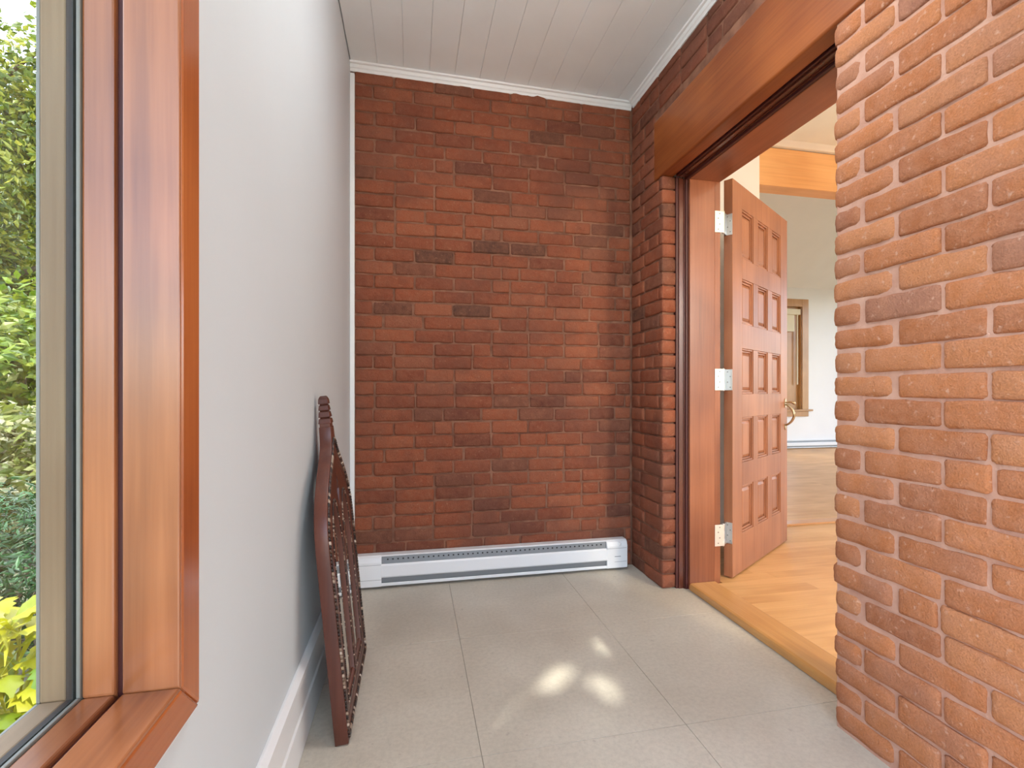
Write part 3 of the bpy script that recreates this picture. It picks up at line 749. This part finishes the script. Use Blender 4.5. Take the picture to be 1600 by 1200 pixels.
mif = plate('inner_frame', [outline(.028), lancet(-.094, .074, .075, .50, .635), lancet(.094, .074, .075, .50, .635), [(0, .60), (.022, .655), (0, .71), (-.022, .655)]], .006, MT - .0015, M['wood_mirror'], mir, .003)
mg = plate('mirror_glass', [lancet(-.094, .072, .077, .498, .631), lancet(.094, .072, .077, .498, .631)], .022, .027, M['mirror'], mif, 0)
MB().box(MT - .009, MT + .002, -.010, .010, .080, .52).build('mullion', M['wood_mirror'], mir, .004)
# sloped inner sill
MB().prism([(.0275, .0775), (MT - .002, .0775), (.0275, .090)], -.166, .166, 'y').build('sill', M['wood_mirror'], mir, .002)
def rope(name, loop, x, r, step, mat, par):
    pts = [Vector((x, a, b)) for a, b in loop]; mb = MB(); carry = 0; k = 0
    for p, q in zip(pts, pts[1:] + pts[:1]):
        d = (q - p); L = d.length
        if L < 1e-6: continue
        t = d / L; s_ = carry
        n_ = Vector((1, 0, 0)).cross(t)
        while s_ < L:
            c = p + t * s_; ax = (t * .7 + n_ * .7).normalized(); bx = ax.cross(Vector((1, 0, 0)))
            vs = []
            for u, rr in ((-1, .25), (-.5, .85), (.5, .85), (1, .25)):
                for m_ in range(6):
                    a = m_ * math.pi / 3
                    vs.append(c + ax * u * r * 1.25 + (bx * math.cos(a) + Vector((1, 0, 0)) * math.sin(a)) * r * rr * .8)
            fs = [(i * 6 + m_, i * 6 + (m_ + 1) % 6, (i + 1) * 6 + (m_ + 1) % 6, (i + 1) * 6 + m_) for i in range(3) for m_ in range(6)] + [tuple(range(6))[::-1], tuple(range(18, 24))]
            mb.add(vs, fs); s_ += step
        carry = s_ - L
    ob = mb.build(name, mat, par, 0, True); ob['kind'] = 'stuff'; return ob
def ropemat():
    m, t, b = newmat('worn_sparkling_rope'); g = t.nodes.new('ShaderNodeNewGeometry')
    t.links.new(ramp(t, [(0, (.012, .006, .005)), (.45, (.03, .012, .008)), (.7, (.10, .05, .03)), (.9, (.34, .25, .18)), (1, (.6, .5, .42))], g.outputs['Random Per Island']), b.inputs['Base Color'])  # palest beads carry worn spots and sparkle put into the colour
    b.inputs['Roughness'].default_value = .3; return m
M['rope'] = ropemat()
rope('rope_moulding', outline(.010, .004), MT + .001, .0072, .0105, M['rope'], mfr)
for sgn in (-1, 1):
    rope('arch_beading', lancet(sgn * .094, .078, .071, .50, .643), MT - .0005, .0034, .0055, M['rope'], mif)
# crown leaf, neck and stepped finial
MB().box(.002, MT - .002, -.024, .024, .850, .872).build('neck', M['wood_mirror'], mir, .003)
fi = MB()
for z0, z1, a0, a1 in ((.870, .886, .023, .020), (.886, .890, .016, .016), (.890, .908, .021, .018), (.908, .912, .015, .015), (.912, .928, .019, .016), (.928, .932, .014, .014), (.932, .950, .018, .016), (.950, .958, .016, .010)):
    c_ = MT / 2
    fi.hexa([(c_ - a0 * .85, -a0, z0), (c_ + a0 * .85, -a0, z0), (c_ + a0 * .85, a0, z0), (c_ - a0 * .85, a0, z0), (c_ - a1 * .85, -a1, z1), (c_ + a1 * .85, -a1, z1), (c_ + a1 * .85, a1, z1), (c_ - a1 * .85, a1, z1)])
fi.build('finial', M['wood_mirror'], mir, .002)

# ------------------------------------------------------------------ garden
struct(MB().box(-40, 40, -40, 60, -.45, -.26).build('ground', M['soil']), 'dark planted garden ground outside the window', 'ground')
M['leaf_tree'] = leafmat('tree_leaf', [(0, (.05, .09, .008)), (.4, (.12, .18, .014)), (.75, (.26, .29, .022)), (1, (.40, .39, .05))])
M['leaf_shrub'] = leafmat('bright_shrub_leaf', [(0, (0.066, 0.132, 0.007)), (.5, (0.176, 0.253, 0.014)), (.85, (0.286, 0.319, 0.028)), (1, (0.413, 0.429, 0.193))])
M['leaf_pale'] = leafmat('pale_shrub_leaf', [(0, (0.066, 0.099, 0.011)), (.4, (0.209, 0.242, 0.039)), (.7, (0.358, 0.352, 0.138)), (1, (0.468, 0.440, 0.275))])
M['leaf_juniper'] = leafmat('juniper_spray', [(0, (0.007, 0.033, 0.007)), (.5, (0.019, 0.083, 0.019)), (1, (0.055, 0.165, 0.050))], .2)
M['leaf_gold'] = leafmat('gold_leaf', [(0, (.10, .19, .008)), (.3, (.25, .28, .006)), (.6, (.36, .345, .008)), (1, (.42, .39, .016))], .35)
M['leaf_canopy'] = leafmat('canopy_leaf', [(0, (0.028, 0.061, 0.008)), (1, (0.088, 0.143, 0.017))], .1)
def leaves(n, place, size, seed, fold=.25, aspect=.5):
    rg = random.Random(seed); mb = MB()
    for _ in range(n):
        c, nrm = place(rg)
        d = Vector((rg.gauss(0, 1), rg.gauss(0, 1), rg.gauss(0, .7))).normalized()
        n_ = (nrm + Vector((rg.gauss(0, .6), rg.gauss(0, .6), rg.gauss(0, .6)))).normalized()
        d = (d - n_ * d.dot(n_)).normalized(); s_ = n_.cross(d)
        L = size * rg.uniform(.65, 1.3); W = L * aspect
        dn = n_ * (-L * fold)
        c = Vector(c)
        mb.add([c - d * L * .5, c + s_ * W * .5 + dn * .3, c + d * L * .5 + dn, c - s_ * W * .5 + dn * .3, c + d * L * .05], [(0, 1, 4), (1, 2, 4), (2, 3, 4), (3, 0, 4)])
    return mb
def blob_shell(cx, cy, cz, rx, ry, rz, inner=.55):
    def f(rg):
        v = Vector((rg.gauss(0, 1), rg.gauss(0, 1), rg.gauss(0, 1))).normalized()
        k = inner + (1 - inner) * rg.random() ** .6
        k *= .82 + .25 * math.sin(v.x * 7 + cx * 3) * math.sin(v.y * 6 + v.z * 8)
        return Vector((cx + v.x * rx * k, cy + v.y * ry * k, cz + v.z * rz * k)), (v + Vector((0, 0, .6))).normalized()
    return f
def ray_at(x, d):            # plan position under picture column x at depth d
    u = (x - CX) / F_PX
    return (d * (math.sin(YAW) + u * math.cos(YAW)), d * (math.cos(YAW) - u * math.sin(YAW)))
def shrub(name, label, cat, px, d, r, zc, rz, n, size, mat, seed, fold=.25, aspect=.5, stems=5):
    cx, cy = ray_at(px, d)
    root = tag(empty(name, (cx, cy, -.26)), label, cat)
    mb = leaves(n, blob_shell(cx, cy, zc, r, r, rz), size, seed, fold, aspect)
    f = mb.build('foliage', mat, None); f['kind'] = 'stuff'; f.parent = root; f.matrix_parent_inverse = root.matrix_basis.inverted()
    st = MB(); rg = random.Random(seed + 1)
    for k in range(stems):
        a = rg.random() * 6.28; q = rg.uniform(.3, .8)
        st.tube([(cx + .05 * math.cos(a), cy + .05 * math.sin(a), -.27), (cx + r * q * .5 * math.cos(a), cy + r * q * .5 * math.sin(a), zc - rz * .3), (cx + r * q * math.cos(a), cy + r * q * math.sin(a), zc + rz * .4)], [.022, .014, .006], 6)
    s_ = st.build('stem', M['bark'], None); s_.parent = root; s_.matrix_parent_inverse = root.matrix_basis.inverted()
    return root
shrub('juniper_bush', 'dark green feathery juniper bush behind the golden plant', 'bush', -10, 2.25, .62, .12, .44, 9000, .05, M['leaf_juniper'], 11, .1, .22)
shrub('pale_shrub', 'pale cream and green leafed shrub above the juniper', 'shrub', 0, 3.5, .85, .42, .60, 5200, .085, M['leaf_pale'], 12)
shrub('bright_shrub', 'tall bright lime green leafy shrub under the tree', 'shrub', 0, 5.0, 1.25, .95, 1.25, 6500, .13, M['leaf_shrub'], 13)
def tree(name, label, x, y, zc, r, rz, n, size, mat, seed, trunk_r=.16):
    root = tag(empty(name, (x, y, -.26)), label, 'tree')
    mb = MB(); rg = random.Random(seed)
    for k in range(16):
        a, b_ = rg.random() * 6.28, rg.uniform(-1, 1); q = rg.uniform(.35, .75)
        m2 = leaves(n // 16, blob_shell(x + r * q * math.cos(a) * math.sqrt(1 - b_ * b_), y + r * q * math.sin(a) * math.sqrt(1 - b_ * b_), zc + rz * q * b_, r * .5, r * .5, rz * .42, .3), size, seed * 31 + k)
        mb.add(m2.v, m2.f)
    f = mb.build('foliage', mat, None); f['kind'] = 'stuff'; f.parent = root; f.matrix_parent_inverse = root.matrix_basis.inverted()
    t_ = MB().tube([(x, y, -.3), (x + .05, y, zc * .4), (x - .03, y + .05, zc), (x, y, zc + rz * .6)], [trunk_r, trunk_r * .8, trunk_r * .5, .03], 10)
    for k in range(7):
        a = k * 0.9 + rg.random(); z_ = zc - rz * .5 + k * rz * .15
        t_.tube([(x, y, z_), (x + r * .4 * math.cos(a), y + r * .4 * math.sin(a), z_ + rz * .2), (x + r * .8 * math.cos(a), y + r * .8 * math.sin(a), z_ + rz * .3)], [trunk_r * .4, trunk_r * .25, .015], 6)
    s_ = t_.build('trunk', M['bark'], None, 0, True); s_.parent = root; s_.matrix_parent_inverse = root.matrix_basis.inverted()
    return root
tx1, ty1 = ray_at(-40, 9.0)
tree('garden_tree', 'large yellow green garden tree behind the shrubs', tx1, ty1, 4.7, 3.3, 3.7, 30000, .16, M['leaf_tree'], 21)
tx2, ty2 = ray_at(30, 16)
tree('backdrop_tree', 'distant darker green tree behind the garden tree', tx2, ty2, 4.5, 5.0, 4.6, 16000, .30, M['leaf_canopy'], 22)

# golden plant with large lobed leaves
def gold_leaf_mesh(seed):
    rg = random.Random(seed); L = .26; n = 9; top = []
    mb = MB(); vs = []; fs = []
    for k in range(n + 1):
        t_ = k / n; y_ = L * t_
        wv = .055 * math.sin(math.pi * min(1, t_ * .93 + .07)) ** .8 * (1.0 if k % 2 else .62) + .002
        z_ = .09 * math.sin(t_ * 1.9) - .10 * t_ * t_
        sw = .012 if k % 2 else -.004
        vs += [(-wv, y_ + sw, z_ - wv * .35), (0, y_, z_), (wv, y_ + sw, z_ - wv * .35)]
    for k in range(n):
        a = k * 3; fs += [(a, a + 1, a + 4, a + 3), (a + 1, a + 2, a + 5, a + 4)]
    vs += [(-.0015, -.10, -.10), (.0015, -.10, -.10)]; m_ = len(vs)
    fs.append((m_ - 2, m_ - 1, 2, 0))
    me = mb.add(vs, fs).mesh('leaf', True); me.materials.append(M['leaf_gold']); return me
gl = [gold_leaf_mesh(k) for k in range(3)]
def gold_plant(px, d, label, seed):
    gx, gy = ray_at(px, d); rg = random.Random(seed)
    root = tag(empty('golden_plant', (gx, gy, -.26)), label, 'plant')
    for k in range(120):
        a = rg.random() * 6.28; h = rg.uniform(.10, .52); r_ = rg.uniform(.02, .26) * (1.25 - h)
        ob = bpy.data.objects.new('leaf', rg.choice(gl)); COL.objects.link(ob); ob.parent = root
        ob.location = (r_ * math.cos(a), r_ * math.sin(a), h); ob.rotation_euler = (rg.uniform(-.25, .35), rg.uniform(-.3, .3), a - math.pi / 2 + rg.uniform(-.5, .5))
        ob.scale = [rg.uniform(.55, .95)] * 3
    st = MB()
    for k in range(10):
        a = k * .63; st.tube([(.02 * math.cos(a), .02 * math.sin(a), -.01), (.07 * math.cos(a), .07 * math.sin(a), .2), (.13 * math.cos(a), .13 * math.sin(a), .40)], [.005, .004, .003], 5)
    st.build('stem', M['leaf_gold'], root)
gold_plant(5, 1.50, 'golden yellow plant with long toothed leaves below the window', 31)

# assumed unseen tree: crown shaped to shade the window, gaps left for sun spots
gaps = [((.475, 1.560), (.090, .034, .68)), ((.715, 1.735), (.088, .022, -.62)), ((.765, 1.735), (.022, .022, 0)), ((.60, 1.475), (.050, .022, 2.2)), ((.625, 1.42), (.024, .022, .3))]
rg = random.Random(5)
sv = SUN_V
ctr = Vector((-.4, -.05, 1.5)) + sv * 5.2
e1 = Vector((sv.y, -sv.x, 0)).normalized(); e2 = sv.cross(e1)
cano = tag(empty('shade_tree', (ctr.x - .6, ctr.y - .8, -.26)), 'assumed unseen leafy shade tree overhanging the entrance outside', 'tree')
mb = MB()
for _ in range(22000):
    p = ctr + e1 * rg.uniform(-1.6, 1.6) + e2 * rg.uniform(-1.9, 1.9) + sv * rg.gauss(0, .3)
    g0 = p - sv * (p.z / sv.z)
    wp = p - sv * ((p.x + .37) / sv.x)                 # where its shadow meets the window
    if not (-.52 < wp.y < .95 and .3 < wp.z < 2.9): continue
    skip = False
    for (gx, gy), (ra, rb_, an) in gaps:
        dx, dy = g0.x - gx, g0.y - gy
        a_, b_ = dx * math.cos(an) + dy * math.sin(an), -dx * math.sin(an) + dy * math.cos(an)
        if (a_ / (ra + .018)) ** 2 + (b_ / (rb_ + .018)) ** 2 < 1: skip = True
    if skip: continue
    L, W = rg.uniform(.035, .055), rg.uniform(.025, .04)
    nn = (sv + Vector((rg.gauss(0, .35), rg.gauss(0, .35), rg.gauss(0, .35)))).normalized()
    d = nn.cross(Vector((rg.gauss(0, 1), rg.gauss(0, 1), rg.gauss(0, 1)))).normalized(); s_ = nn.cross(d)
    mb.add([p - d * L, p + s_ * W, p + d * L, p - s_ * W], [(0, 1, 2, 3)])
f = mb.build('foliage', M['leaf_canopy'], None); f['kind'] = 'stuff'; f.parent = cano; f.matrix_parent_inverse = cano.matrix_basis.inverted()
bx_, by_ = ctr.x - .6, ctr.y - .8
t_ = MB().tube([(bx_, by_, -.3), (bx_ + .1, by_, 2), (bx_, by_ + .1, 4), (ctr.x - .3, ctr.y - .4, ctr.z + .6)], [.18, .14, .11, .06], 10)
s_ = t_.build('trunk', M['bark'], None, 0, True); s_.parent = cano; s_.matrix_parent_inverse = cano.matrix_basis.inverted()
